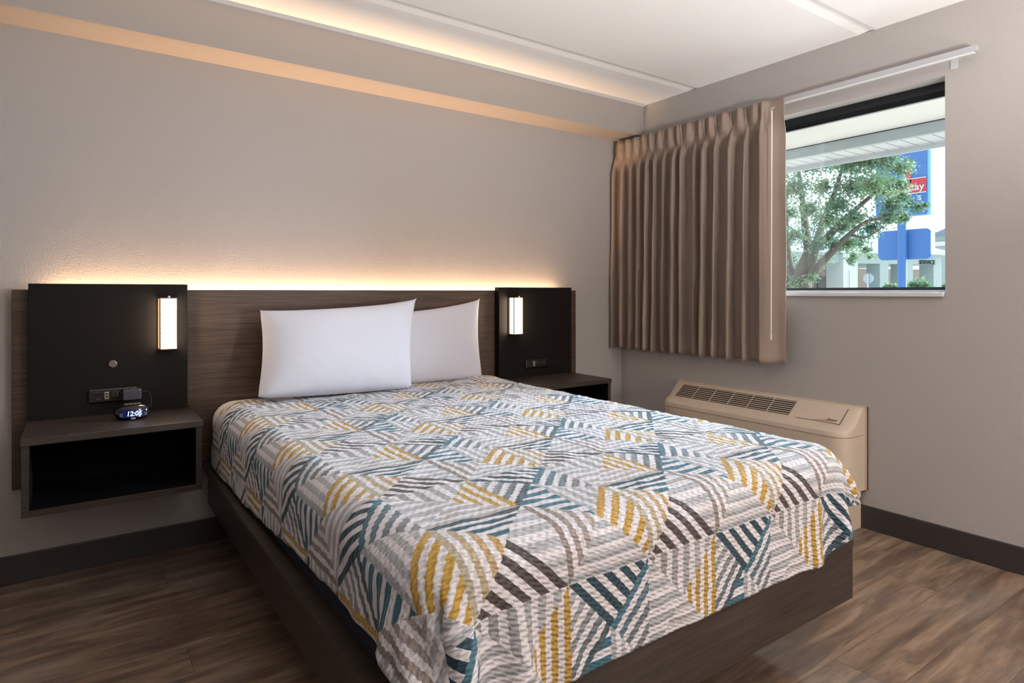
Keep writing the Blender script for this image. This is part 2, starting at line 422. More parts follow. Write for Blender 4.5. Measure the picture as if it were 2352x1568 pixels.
area('headboard_led_light', (-1.95, -.0125, 1.122), (0, .0, 1), 2.66, .013, 34, (1.0, .62, .34), 170)

# ------------------------------------------------------------------ nightstands
def nightstand(x0, x1, yf, zt, label):
    yb = -.091; t = .022
    o = thing('nightstand', ((x0+x1)/2, yb, zt-.28), label, 'nightstand', None)
    MB().box(x0-.003, x1+.003, yf-.004, yb, zt-.026, zt, .002).build('shelf_top', M['wood'], o)
    zb = zt-.275
    MB().box(x0, x0+t, yf, yb, zb, zt-.026, .001).build('side_panel', M['wood'], o)
    MB().box(x1-t, x1, yf, yb, zb, zt-.026, .001).build('side_panel', M['wood'], o)
    MB().box(x0+t, x1-t, yf, yb, zb, zb+t, .001).build('bottom_panel', M['wood'], o)
    b = MB().box(x0+t, x1-t, yb-.012, yb, zb+t, zt-.026); b.box(x0+t, x0+t+.002, yf+.004, yb, zb+t, zt-.026).box(x1-t-.002, x1-t, yf+.004, yb, zb+t, zt-.026)
    b.box(x0+t, x1-t, yf+.004, yb, zb+t, zb+t+.002).box(x0+t, x1-t, yf+.004, yb, zt-.029, zt-.0265).build('niche_black', M['black'], o)  # added black sheets make the niche darker inside
    return o
nightstand(-3.345, -2.778, -.450, .655, 'floating dark wood nightstand holding the clock, left of the bed')
nightstand(-1.108, -.545, -.455, .642, 'floating dark wood nightstand with a bare top, between bed and window wall')

# ------------------------------------------------------------------ wall sconces
def sconce(xc, zc, yb, label):
    o = thing('wall_sconce', (xc, yb, zc-.11), label, 'lamp', 'bedside sconces on the dark panels')
    w, d, h = .033, .058, .108
    MB().box(xc-w-.006, xc+w+.006, yb-.006, yb, zc-h-.006, zc+h+.006, .002).build('back_plate', M['bronze'], o)
    b = MB()
    for zz in (zc-h-.005, zc+h): b.box(xc-w-.002, xc+w+.002, yb-d, yb-.006, zz, zz+.005, .001)
    for sx in (-w-.002, w-.003):
        b.box(xc+sx, xc+sx+.005, yb-d, yb-d+.006, zc-h, zc+h)
    for sx in (-w-.002, w-.003): b.box(xc+sx, xc+sx+.005, yb-.012, yb-.006, zc-h, zc+h)
    b.build('metal_cage', M['bronze'], o)
    # bowed diffuser
    poly = [(xc-w+.003, yb-.008)] + [(xc+(w-.003)*math.sin(a), yb-d+.006-.005*math.cos(a)) for a in [(-.5+k/8)*PI for k in range(9)]] + [(xc+w-.003, yb-.008)]
    MB().prism(poly, zc-h+.001, zc+h-.001, 'Z').build('diffuser', M['glow'], o)
    MB().tube([(xc, yb-d-.006, zc+h+.004), (xc, yb-d-.006, zc-h+.028)], .0019, 6).build('switch_rod', M['bronze'], o)
    MB().tube([(xc, yb-d-.006, zc+h+.003), (xc, yb-d-.006, zc+h+.012)], [.005,.004], 10).build('rod_knob', M['whitepl'], o)
    return o
sconce(-2.862, 1.029, -.090, 'lit rectangular sconce on the left dark panel above the clock nightstand')
sconce(-1.010, 1.021, -.090, 'lit rectangular sconce on the right dark panel near the curtain')

# ------------------------------------------------------------------ outlet plates, adapter, clock
def outlet(x0, x1, z0, z1, label):
    y = -.090
    o = thing('outlet_plate', ((x0+x1)/2, y, (z0+z1)/2), label, 'outlet')
    MB().box(x0, x1, y-.008, y, z0, z1, .006, 3).build('plate', M['blackpl'], o)
    w = x1-x0; h = z1-z0
    for fx in (.20, .54, .80):
        k = MB().box(x0+w*fx-.017, x0+w*fx+.017, y-.0105, y-.007, z0+h*.22, z1-h*.22, .002).build('socket', M['glossblack'], o)
        if fx < .5: MB().box(x0+w*fx-.008, x0+w*fx+.008, y-.0112, y-.010, z0+h*.26, z0+h*.30).build('switch_mark', M['greypl'], k)
        else:
            for dx in (-.007, .007): MB().box(x0+w*fx+dx-.001, x0+w*fx+dx+.001, y-.0112, y-.010, z0+h*.45, z0+h*.68).build('socket_slot', M['greypl'], k)
    u = MB().box(x0+w*.37-.008, x0+w*.37+.008, y-.0110, y-.007, z0+h*.24, z0+h*.76, .001).build('usb_port', mat('light_usb_port', (150,135,122), .5), o)
    for zz in (.36, .56): MB().box(x0+w*.37-.0045, x0+w*.37+.0045, y-.0116, y-.0108, z0+h*zz, z0+h*zz+.006).build('usb_slot', M['blackpl'], u)
    return o
outlet(-3.148, -2.976, .706, .764, 'black outlet strip behind the clock with an adapter plugged in')
outlet(-.918, -.755, .691, .749, 'black outlet strip with light centre port above the bare nightstand')
ad = thing('power_adapter', (-3.0, -.10, .72), 'ribbed grey plug adapter in the outlet strip behind the clock', 'adapter')
MB().box(-3.030, -2.962, -.138, -.1013, .712, .757, .005, 3).build('body', mat('slate_plastic', (58,58,68), .35), ad)
b = MB()
for k in range(9): b.box(-3.026+k*.0066, -3.0228+k*.0066, -.1395, -.105, .7565, .7585)
b.build('rib', M['greypl'], ad)
pts = [(-2.962,-.12,.742), (-2.945,-.12,.743), (-2.932,-.125,.735), (-2.928,-.14,.705), (-2.935,-.165,.672), (-2.955,-.19,.660), (-2.985,-.215,.663)]
def spline(p, n=8):
    p = [Vector(q) for q in p]; out = []
    for i in range(len(p)-1):
        a, b_, c, d = p[max(i-1,0)], p[i], p[i+1], p[min(i+2,len(p)-1)]
        for k in range(n):
            t = k/n; out.append(.5*((2*b_)+(c-a)*t+(2*a-5*b_+4*c-d)*t*t+(3*b_-a-3*c+d)*t**3))
    return out+[p[-1]]
MB().tube(spline(pts), .0018, 8).build('cord', M['blackpl'], ad, True)

ck = thing('alarm_clock', (-3.002, -.255, .655), 'small oval black digital alarm clock reading 12:05', 'clock')
A0 = .18   # turned a little
cb = bmesh.new()
def clock_shell():
    m = MB(); P = []
    nu, nv = 40, 14
    for i in range(nu):
        a = 2*PI*i/nu; row = []
        for j in range(nv+1):
            q = j/nv; z = q*.058
            rr = (1-abs(2*q-1)**3.2*.42)
            if j == nv: rr = .50
            tz = .655+z*(1 if j < nv else 1)
            ca, sa = math.cos(a), math.sin(a)
            ex = math.copysign(abs(ca)**.8, ca)*.064*rr; ey = math.copysign(abs(sa)**.9, sa)*.042*rr*(1-.12*q)
            row.append((-3.002+ex, -.255+ey+.006*q, tz))
        P.append(row)
    V = m.grid(P, closed_u=True)
    m.bm.faces.new([V[i][0] for i in range(nu)]); m.bm.faces.new([V[i][nv] for i in range(nu)][::-1])
    return m
clock_shell().build('housing', M['glossblack'], ck, True)
P = []
for i in range(17):
    x = -.040+i*.005; row = []
    for j in range(7):
        z = .012+j*.0052
        yy = -.042*math.sqrt(max(0, 1-(abs(x)/.064)**2.2))-.0012
        row.append((-3.002+x, -.255+yy+.006*(z/.058)-.0005, .655+z))
    P.append(row)
m_ = MB(); m_.grid(P); m_.build('display_lens', M['digitblue'], ck, True)
text('12:05', .0265, M['digit'], (-3.000, -.2996, .6815), FACE_Y, ck, 'time_digits', .0003, .0006, .15, .9)
text('RCA', .0075, M['whitepl'], (-3.002, -.3000, .6632), FACE_Y, ck, 'lettering', .0002, .0003)
for s_ in (-1, 1):
    b = MB()
    for k in range(3): b.box(-3.001+s_*.042-.0045, -3.001+s_*.042+.0045, -.2902, -.2885, .672+k*.005, .6728+k*.005)
    b.build('side_marking', M['whitepl'], ck)
P = MB()
for k in range(4): P.box(-3.028+k*.0145, -3.017+k*.0145, -.268, -.256, .7125, .7150, .001)
P.box(-3.032, -2.974, -.252, -.236, .7125, .7155, .001)
P.build('button', M['greypl'], ck)

# ------------------------------------------------------------------ bed
def rrect(x0, x1, y0, y1, r, n=8):
    pts = []
    for cx, cy, a0 in ((x1-r,y1-r,0), (x0+r,y1-r,90), (x0+r,y0+r,180), (x1-r,y0+r,270)):
        for k in range(n+1):
            a = math.radians(a0+90*k/n); pts.append((cx+r*math.cos(a), cy+r*math.sin(a)))
    return pts
BX0, BX1, BYF = -2.694, -1.180, -2.195
bed = thing('bed_frame', ((BX0+BX1)/2, -1.1, 0), 'dark wood platform bed frame with a floating base', 'bed')
def deck(x0, x1, y0, y1, r): # rounded only at the foot
    pts = [(x1,y1),(x0,y1)]
    for cx, a0 in ((x0+r,180), (x1-r,270)):
        for k in range(9):
            a = math.radians(a0+90*k/8); pts.append((cx+r*math.cos(a), y0+r+r*math.sin(a)))
    return pts
MB().prism(deck(-2.722, -1.142, BYF-.004, -.045, .05), .360, .385, 'Z', .003).build('platform_deck', M['wood'], bed)
MB().box(BX0, BX0+.02, BYF, -.045, .198, .360).build('side_rail', M['wood'], bed)
MB().box(BX1-.02, BX1, BYF, -.045, .198, .360).build('side_rail', M['wood'], bed)
MB().box(BX0+.02, BX1-.02, BYF, BYF+.02, .198, .360).build('foot_board', M['wood'], bed)
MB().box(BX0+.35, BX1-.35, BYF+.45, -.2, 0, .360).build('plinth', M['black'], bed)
tag(MB().prism(rrect(-2.672, -1.188, -2.172, -.046, .10), .385, .50, 'Z', .01).build('box_base', M['boxcover']), 'dark covered mattress base seen below the coverlet hem at the bed side', 'mattress base')
def rounded_slab(x0, x1, y0, y1, z0, z1, rc, re, n=8):
    """slab with plan-rounded corners and rounded top edge"""
    m = MB(); rings = []
    levels = [(0, z0)] + [(re*(1-math.cos(a)), z1-re+re*math.sin(a)) for a in [k/6*PI/2 for k in range(7)]]
    for ins, z in levels:
        rings.append([m.bm.verts.new((x, y, z)) for x, y in rrect(x0+ins, x1-ins, y0+ins, y1-ins, max(rc-ins, .01), n)])
    N = len(rings[0])
    for a, c in zip(rings, rings[1:]):
        for i in range(N): m.bm.faces.new((a[i], a[(i+1)%N], c[(i+1)%N], c[i]))
    m.bm.faces.new(rings[-1]); m.bm.faces.new(rings[0][::-1]); return m
MX0, MX1, MYF, MZ, RE, RC = -2.692, -1.168, -2.198, .668, .080, .12
tag(rounded_slab(MX0, MX1, MYF, -.046, .50, MZ, RC, RE).build('mattress', M['sheet'], smooth=True), 'mattress in a white fitted sheet showing at the head corner', 'mattress')

# coverlet: cloth draped by position based dynamics over the mattress
def drape():
    hs = .02
    fx = np.arange(-2.932, -.975, hs); fy = np.arange(-.150, -2.472, -hs)
    nx, ny = len(fx), len(fy)
    GX, GY = np.meshgrid(fx, fy, indexing='ij')
    off = .006
    ex0, ex1, ey = MX0+RE, MX1-RE, MYF+RE
    a = np.maximum(ex0-GX, GX-ex1); b_ = ey-GY
    sgn = np.where(GX < (ex0+ex1)/2, -1.0, 1.0)
    def path(d):
        q = RE*PI/2; d = np.maximum(d, 0)
        th = np.minimum(d, q)/RE
        return (RE+off)*np.sin(th), -(RE+off)*(1-np.cos(th)) - np.maximum(d-q, 0)
    ox, zx = path(a); oy, zy = path(b_)
    P = np.zeros((nx, ny, 3))
    P[..., 0] = np.where(a > 0, np.where(sgn < 0, ex0, ex1)+sgn*ox, GX)
    P[..., 1] = np.where(b_ > 0, ey-oy, GY)
    P[..., 2] = MZ+off+np.where(a > 0, zx, 0)+np.where(b_ > 0, zy, 0)
    c = (a > 0) & (b_ > 0)
    r = np.hypot(a, b_)+1e-9; oc, zc = path(r)
    flare = oc + .25*np.maximum(r-RE*PI/2, 0)
    P[..., 0] = np.where(c, np.where(sgn < 0, ex0, ex1)+sgn*flare*a/r, P[..., 0])
    P[..., 1] = np.where(c, ey-flare*b_/r, P[..., 1])
    P[..., 2] = np.where(c, MZ+off+zc, P[..., 2])
    rng = np.random.RandomState(4); P += rng.normal(0, .0006, P.shape)
    Pv = P.copy(); d2 = hs*math.sqrt(2)
    top = (a < -.03) & (b_ < -.03); PI_ = P.copy()
    def con(A, B, L, k, stiffc=None):
        d = B-A; l = np.sqrt((d**2).sum(-1, keepdims=True))+1e-9
        s = (l-L)/l
        if stiffc is not None: s = np.where(l < L, s*stiffc, s)
        d = d*s*.5*k; A += d; B -= d
    def collide(P):
        x, y, z = P[..., 0], P[..., 1], P[..., 2]
        cx, hx = (MX0+MX1)/2, (MX1-MX0)/2; cy, hy = (MYF+.3)/2, (.3-MYF)/2
        qx, qy = np.abs(x-cx)-(hx-RC), np.abs(y-cy)-(hy-RC)
        mx, my = np.maximum(qx, 0), np.maximum(qy, 0); L = np.hypot(mx, my)
        dp = L+np.minimum(np.maximum(qx, qy), 0)-RC
        gx = np.where(L > 1e-6, mx/np.maximum(L, 1e-6), (qx > qy)*1.0)*np.sign(x-cx)
        gy = np.where(L > 1e-6, my/np.maximum(L, 1e-6), (qx <= qy)*1.0)*np.sign(y-cy)
        q1, q2 = dp+RE, z-MZ+RE
        m1, m2 = np.maximum(q1, 0), np.maximum(q2, 0); L2 = np.hypot(m1, m2)
        sd = L2+np.minimum(np.maximum(q1, q2), 0)-RE
        n1 = np.where(L2 > 1e-6, m1/np.maximum(L2, 1e-6), (q1 > q2)*1.0); n2 = np.where(L2 > 1e-6, m2/np.maximum(L2, 1e-6), (q1 <= q2)*1.0)
        pen = np.maximum(off-sd, 0); hit = pen > 0
        P[..., 0] += pen*n1*gx; P[..., 1] += pen*n1*gy; P[..., 2] += pen*n2
        low = (P[..., 2] < .391) & (P[..., 0] > -2.716) & (P[..., 0] < -1.148) & (P[..., 1] > BYF+.001)
        P[..., 2] = np.where(low, .391, P[..., 2])
        return hit | low
    bias = np.zeros_like(P); kx = np.clip((a)/.2, 0, 1)*np.clip(b_/.2, 0, 1)*(sgn < 0)
    bias[..., 0] = kx*2.5; bias[..., 1] = -kx*1.5
    dt = .016
    for it in range(170):
        v = (P-Pv)*.965; v = np.clip(v, -.012, .012)
        Pv = P.copy(); P = P+v+dt*dt*(np.array([0, 0, -9.8])+bias)*(1.0 if it < 90 else .35)
        for s in range(8 if it < 90 else 16):
            for o in (0, 1):
                con(P[o:nx-1:2, :], P[o+1::2, :], hs, 1.0, .5); con(P[:, o:ny-1:2], P[:, o+1::2], hs, 1.0, .5)
            for o in (0, 1):
                con(P[o:nx-1:2, :-1], P[o+1::2, 1:], d2, .25, .3); con(P[o:nx-1:2, 1:], P[o+1::2, :-1], d2, .25, .3)
            for o in (0, 1, 2, 3):
                A, B = P[o:nx-2:4], P[o+2::4]; k_ = min(len(A), len(B)); con(A[:k_], B[:k_], 2*hs, .12)
                A, B = P[:, o:ny-2:4], P[:, o+2::4]; k_ = min(A.shape[1], B.shape[1]); con(A[:, :k_], B[:, :k_], 2*hs, .12)
            h = collide(P); P[top] = PI_[top]
        # friction
        Pv = np.where(h[..., None], Pv+(P-Pv)*.55, Pv)
    return fx, fy, P
fx, fy, CP = drape()
# fine puckering and slack
def refine(A):
    for ax in (0, 1):
        sh = list(A.shape); sh[ax] = sh[ax]*2-1; B = np.zeros(sh)
        sl_e = [slice(None)]*A.ndim; sl_o = [slice(None)]*A.ndim; sl_e[ax] = slice(0, None, 2); sl_o[ax] = slice(1, None, 2)
        A_ = np.moveaxis(A, ax, 0); mid = (A_[:-1]+A_[1:])*.5
        if len(A_) > 3:
            mid[1:-1] = (-A_[:-3]+9*A_[1:-2]+9*A_[2:-1]-A_[3:])/16
        B[tuple(sl_e)] = A; B[tuple(sl_o)] = np.moveaxis(mid, 0, ax); A = B
    return A
CP = refine(CP)
gx_ = np.interp(np.arange(CP.shape[0])/2, np.arange(len(fx)), fx); gy_ = np.interp(np.arange(CP.shape[1])/2, np.arange(len(fy)), fy)
GX, GY = np.meshgrid(gx_, gy_, indexing='ij')
du = np.gradient(CP, axis=0); dv = np.gradient(CP, axis=1); N = np.cross(dv, du); N /= np.linalg.norm(N, axis=-1, keepdims=True)+1e-9
if N[CP.shape[0]//2, CP.shape[1]//2, 2] < 0: N = -N
rnd = np.sin(GX*31+1.7*np.sin(GY*13))*np.sin(GY*27+1.3*np.sin(GX*17+1))
slack = .0022*rnd + .0014*np.sin(GY*2*PI/.047+2*np.sin(GX*9))*np.sin(GX*2*PI/.09+3*np.sin(GY*7))
slack += .006*np.exp(-((GX+1.30)/.10)**2-((GY+.20)/.12)**2)*2.2
la_, lb_ = (MX0+RE)-GX, (MYF+RE)-GY; rr_, an_ = np.hypot(la_, lb_), np.arctan2(lb_, la_)
slack += np.where((la_ > 0) & (lb_ > 0), .008*np.sin(13*an_+2.5*np.sin(rr_*14))*smooth01(.10, .26, rr_)*np.sin(np.clip(an_*2, 0, PI)), 0)
CP = CP + N*(slack+.001)[..., None]
m_ = MB(); m_.grid(CP.tolist(), np.stack([GX, GY], -1).tolist())
bm = m_.bm; bm.faces.ensure_lookup_table(); uvl = bm.loops.layers.uv['fabric']; kill = []
for f_ in bm.faces:
    q = [l[uvl].uv for l in f_.loops]; fu, fv = sum(c_.x for c_ in q)/4, sum(c_.y for c_ in q)/4
    lim = np.interp(-fv, [.15, .8, 1.25, 1.5, 2.2], [-2.932, -2.922, -2.892, -2.868, -2.864])
    head = np.interp(fu, [-2.93, -2.85, -2.78, -2.70, -2.62, -2.56, -2.45], [-.155, -.165, -.215, -.262, -.240, -.180, -.150])
    a_, b_ = fu-(MX1-RE), (MYF+RE)-fv
    la, lb = (MX0+RE)-fu, b_
    cr_ = (a_ > 0 and b_ > 0 and math.hypot(a_, b_) > .20) or b_ > .362-.105*float(smooth01(-1.42, -1.20, fu))+.006*math.sin(fu*9) or (la > 0 and lb > 0 and math.hypot(la, lb) > .43)
    if (fu > -.985-.06*float(smooth01(1.7, 2.2, -fv))) or (fu < lim and fv > -2.2) or fv > head or cr_: kill.append(f_)
bmesh.ops.delete(bm, geom=kill, context='FACES')
bd = [(v_, [e_.other_vert(v_) for e_ in v_.link_edges if e_.is_boundary]) for v_ in bm.verts if v_.is_boundary]
for _ in range(8):
    new = [(v_, v_.co*.5+(n_[0].co+n_[1].co)*.25) for v_, n_ in bd if len(n_) == 2]
    for v_, c_ in new: v_.co = c_
cov = m_.build('coverlet', M['coverlet'], smooth=True)
tag(cov, 'white quilted coverlet printed with teal, mustard and grey stripe triangles, spread over the bed', 'coverlet')
so = cov.modifiers.new('thick', 'SOLIDIFY'); so.thickness = .004; so.offset = -1

# ------------------------------------------------------------------ pillows
def pillow(name, BL, BR, TR, TL, thick, label, ear, dip=.02, seed=0):
    """standing pillow; corners in 3D; bulges along its normal"""
    BL, BR, TR, TL = map(Vector, (BL, BR, TR, TL)); n = 36; m = MB()
    nrm = (BR-BL).cross(TL-BL).normalized()
    if nrm.y > 0: nrm = -nrm
    rnd_ = random.Random(seed); cen = (BL+BR+TR+TL)/4
    front, back = [], []
    for i in range(n+1):
        u = i/n; rf, rb = [], []
        for j in range(n+1):
            v = j/n
            # edges pulled inward between the corners
            uu = u + (max(0, math.sin(PI*v))**.5)*(.5-u)*.075*abs(2*u-1)**3
            vv = v + (max(0, math.sin(PI*u))**.55)*(.5-v)*2*(dip if v > .5 else -.015)*abs(2*v-1)**3
            p = BL.lerp(BR, uu).lerp(TL.lerp(TR, uu), vv)
            s, t = 2*u-1, 2*v-1
            p = p.lerp(cen, (.012 if (u > .5 and v > .5) else .035)*abs(s*t)**9)
            h = max(0.0, (1-abs(s)**2.6)*(1-abs(t)**2.6))**.55
            h *= 1+.10*(1-v) + .02*math.sin(5*u+seed)*math.sin(4*v)
            wr = .0035*math.sin(24*(u+v*.7)+seed)*max(0, .25-min(1-u, v)**1)*4*(1 if u > .6 and v < .4 else 0)
            wr += .003*math.sin(30*u+6*v)*(abs(s) > .8)*(v > .7)
            rf.append(p+nrm*(thick*.5*h+wr*h+.0015)); rb.append(p-nrm*(thick*.5*h+.0015))
        front.append(rf); back.append(rb)
    Vf = m.grid(front); Vb = m.grid(back)
    bd = [(i,0) for i in range(n)]+[(n,j) for j in range(n)]+[(i,n) for i in range(n,0,-1)]+[(0,j) for j in range(n,0,-1)]
    for k in range(len(bd)):
        a, c = bd[k], bd[(k+1)%len(bd)]
        m.bm.faces.new((Vf[a[0]][a[1]], Vf[c[0]][c[1]], Vb[c[0]][c[1]], Vb[a[0]][a[1]]))
    o = m.build(name, M['pillow'], smooth=True); tag(o, label, 'pillow', 'pillows propped on the headboard'); return o
pillow('pillow', (-2.550,-.315,.700), (-1.785,-.315,.682), (-1.697,-.180,1.134), (-2.510,-.180,1.088), .17, 'white pillow in front, overlapping the other and standing nearer the bed centre', 0, .065, 1)
pillow('pillow', (-2.060,-.160,.685), (-1.268,-.165,.676), (-1.250,-.102,1.130), (-2.02,-.102,1.060), .11, 'white pillow behind, its right end sticking out beside the right dark panel', 0, .075, 5)

# ------------------------------------------------------------------ curtain, rail, wand
foldy = [-.030, -.119, -.193, -.268, -.338, -.402, -.480, -.568, -.623, -.723, -.794, -.877, -.981, -1.078, -1.181, -1.304]
def curtain():
    zt, zb = 2.207, .776
    m = MB(); per = 26; cols = []
    rnd_ = random.Random(3)
    amps = [rnd_.uniform(.85, 1.15) for _ in foldy]
    for i in range(len(foldy)-1):
        for k in range(per):
            cols.append((i, k/per))
    cols.append((len(foldy)-2, 1.0))
    zs = [zt-(zt-zb)*(r/54)**1.0 for r in range(55)]
    P = []
    last = len(foldy)-2
    for (i, t) in cols:
        y0, y1 = foldy[i], foldy[i+1]; w = y0-y1; col = []
        for z in zs:
            q = (zt-z)/(zt-zb)
            # header: flat buckram with a triple pinch at the start of each fold
            dp = min(t, 1-t)*w
            dz = zt-z
            spread = .010+.006*max(0, 1-dz/.10)
            pin = math.exp(-(dp/spread)**2)
            hx = -.064-.046*math.sin(PI*t)**.7 - .022*pin*(.5+.5*math.cos(dp*2*PI/(.0055+.003*max(0, 1-dz/.1))))
            hy = y0-w*t - .10*w*math.sin(2*PI*t)*max(0, 1-dz/.12)
            # body: sharp front ridges with broad valleys, leaning one way
            amp = (.062+.022*q)*amps[i]
            tv = t**(.66+.16*math.sin(i*1.9))
            bx = -.052-amp*(1-abs(math.sin(PI*tv))**.62)-.008*math.cos(2*PI*t)
            by = y0-w*t + w*.20*math.sin(2*PI*t)*(.6+.5*q) + .006*math.sin(3*q+i)*q
            if i == last:
                # the straight leading edge with its wide hem
                bx = -.115-.022*math.cos(PI*min(1, t*1.3))+.010*t; by = y0-w*t
                hx = -.085-.03*pin*(t < .5)+(-.01*t)
            f = float(smooth01(.085, .22, dz))
            x = hx*(1-f)+bx*f; y = hy*(1-f)+by*f
            # pinch gather just under the buckram
            g = math.exp(-((dz-.125)/.03)**2)
            x += -.006*g*pin
            x += .0025*math.sin(9*z+i*2.1+t*4)
            col.append((x, y-.004*math.sin(PI*q)*(i==last)*t, z+.003*math.sin(i*2.7)*q))
        P.append(col)
    V = m.grid(P)
    o = m.build('curtain', M['curtain'], smooth=True)
    s = o.modifiers.new('thick', 'SOLIDIFY'); s.thickness = .0022; s.offset = 0
    return tag(o, 'taupe pinch pleat curtain drawn to the corner side of the window', 'curtain')
curtain()
rl = thing('curtain_rail', (-.06, -1.1, 2.18), 'slim white curtain track above the window', 'curtain rail')
MB().box(-.066, -.040, -2.160, -.035, 2.186, 2.211, .002).build('track', M['track'], rl)
MB().box(-.062, -.059, -2.150, -.040, 2.180, 2.1865).box(-.048, -.045, -2.150, -.040, 2.180, 2.1865).build('track_lip', M['white'], rl)
for yy in (-2.055, -.4):
    b = MB(); b.box(-.055, 0, yy-.010, yy+.010, 2.200, 2.204); b.box(-.003, 0, yy-.014, yy+.014, 2.150, 2.222, .001)
    b.build('wall_bracket', M['rail'], rl)
wd = thing('curtain_wand', (-.142, -1.262, 2.14), 'thin white pull wand hanging on the leading edge of the curtain', 'curtain wand')
MB().tube([(-.142,-1.262,2.130),(-.145,-1.258,.925)], .0035, 8).build('rod', M['whitepl'], wd)
MB().tube([(-.145,-1.258,.937),(-.145,-1.258,.908)], .0055, 10).build('end_cap', M['whitepl'], wd)
rg = [(-.142, -1.262+.007*math.cos(a), 2.139+.009*math.sin(a)) for a in [k/10*2*PI for k in range(11)]]
MB().tube(rg, .0014, 6).tube([(-.142,-1.262,2.147),(-.11,-1.262,2.157)], .0014, 6).build('snap_hook', M['rail'], wd)

# ------------------------------------------------------------------ air conditioner
ac = thing('air_conditioner', (-.1, -1.1, 0), 'beige wall air conditioner with top grille under the window', 'air conditioner')
AY0, AY1, AD, ARC = -.530, -1.678, .205, .085
def ac_loft(prof, name, m, grow=0, y0=AY0, y1=AY1, rc=ARC):
    mb = MB(); P = []; ys = [0, .002, .006, .012, .02, .03, .045, .065, rc]
    yy = [y0-d for d in ys]+[y0+(y1-y0)*k/6 for k in range(1, 6)]+[y1+d for d in reversed(ys)]
    for y in yy:
        d = min(y0-y, y-y1)
        dep = (AD-rc)+math.sqrt(max(0, rc*rc-(rc-d)**2)) if d < rc else AD
        s = dep/AD
        P.append([(-.012+(px+.012)*s-(grow if px < -.1 else 0), y, pz) for px, pz in prof])
    V = mb.grid(P)
    mb.bm.faces.new([V[0][j] for j in range(len(prof))]); mb.bm.faces.new([V[-1][j] for j in range(len(prof))][::-1])
    n = len(prof)
    for i in range(len(yy)-1): mb.bm.faces.new((V[i][n-1], V[i+1][n-1], V[i+1][0], V[i][0]))
    return mb.build(name, m, ac, 'auto')
topprof = [(-.012,.463),(-.012,.596),(-.040,.594),(-.055,.583),(-.145,.515),(-.172,.505),(-.190,.498),(-.202,.486),(-.205,.470),(-.205,.463)]
ac_loft(topprof, 'front_cover', M['acbody'])
ac_loft([(-.012,.19),(-.012,.4605),(-.203,.4605),(-.203,.19)], 'lower_panel', M['acbody'])
MB().box(-.016, -.003, AY1-.006, AY0+.006, .19, .599).build('wall_sleeve', M['acbody'], ac)
MB().box(-.006, 0, AY1-.010, AY0+.01, .19, .598).build('gasket_line', M['acgrey'], ac)
MB().box(-.150, -.012, AY1+.02, AY0-.02, .0, .19).build('base_stand', M['acbody'], ac)
MB().box(-.030, -.001, AY1-.003, AY1+.012, .183, .190).build('mounting_foot', M['rust'], ac)
# sloping face from (-.052,.586) to (-.145,.515)
fa, fb = Vector((-.052, 0, .5853)), Vector((-.145, 0, .515)); fd = (fb-fa).normalized(); fn = Vector((fd.z, 0, -fd.x))
if fn.z < 0: fn = -fn
def on_face(s, y, h): p = fa+(fb-fa)*s+fn*h; return Vector((p.x, y, p.z))
def face_box(mb, s0, s1, y0, y1, h0, h1):
    vs = [mb.bm.verts.new(on_face(s, y, h)) for s in (s0, s1) for y in (y0, y1) for h in (h0, h1)]
    for q in ((0,1,3,2),(4,6,7,5),(0,4,5,1),(2,3,7,6),(0,2,6,4),(1,5,7,3)): mb.bm.faces.new([vs[i] for i in q])
GY0, GY1 = -.602, -1.352
mb = MB(); face_box(mb, .04, .93, GY0, GY1, -.002, .0010); gr = mb.build('grille', M['acgrey'], ac)
gr.data.materials.clear(); gr.data.materials.append(mat('grille_shade', (40,30,25), .9))  # flat dark panel paints the shade behind the slats, no opening is cut
mb = MB()
for k in range(7):
    s = .04+.89*(k+.55)/7; face_box(mb, s-.018, s+.018, GY0, GY1, .0010, .0026)
for k in range(1, 6):
    y = GY0+(GY1-GY0)*k/6; face_box(mb, .04, .93, y-.0016, y+.0016, .0012, .0034)
mb.build('slats', M['slat'], gr)
mb = MB(); face_box(mb, .06, .97, -1.392, -1.618, -.001, .0022); dr = mb.build('control_door', M['acbody'], ac)
mb = MB(); face_box(mb, .03, .99, -1.6190, -1.6215, -.001, .0006); face_box(mb, .965, .99, -1.40, -1.6215, -.001, .0006)
mb.build('door_gap', M['acgrey'], ac)
# finger scoop: flat lens shaped patch, the hollow's shade put into its colour
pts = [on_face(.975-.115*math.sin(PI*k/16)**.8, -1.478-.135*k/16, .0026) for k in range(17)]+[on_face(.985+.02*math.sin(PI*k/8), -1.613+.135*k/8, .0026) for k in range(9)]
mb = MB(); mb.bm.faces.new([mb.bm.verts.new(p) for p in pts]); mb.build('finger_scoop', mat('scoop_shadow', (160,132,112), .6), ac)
yaxis = Vector((0,-1,0)); upv = (fa-fb).normalized()
text('Amana', .018, M['blackpl'], on_face(.80, -1.575, .0026), (yaxis, upv, yaxis.cross(upv)), ac, 'lettering', .0002, .0004, .3)

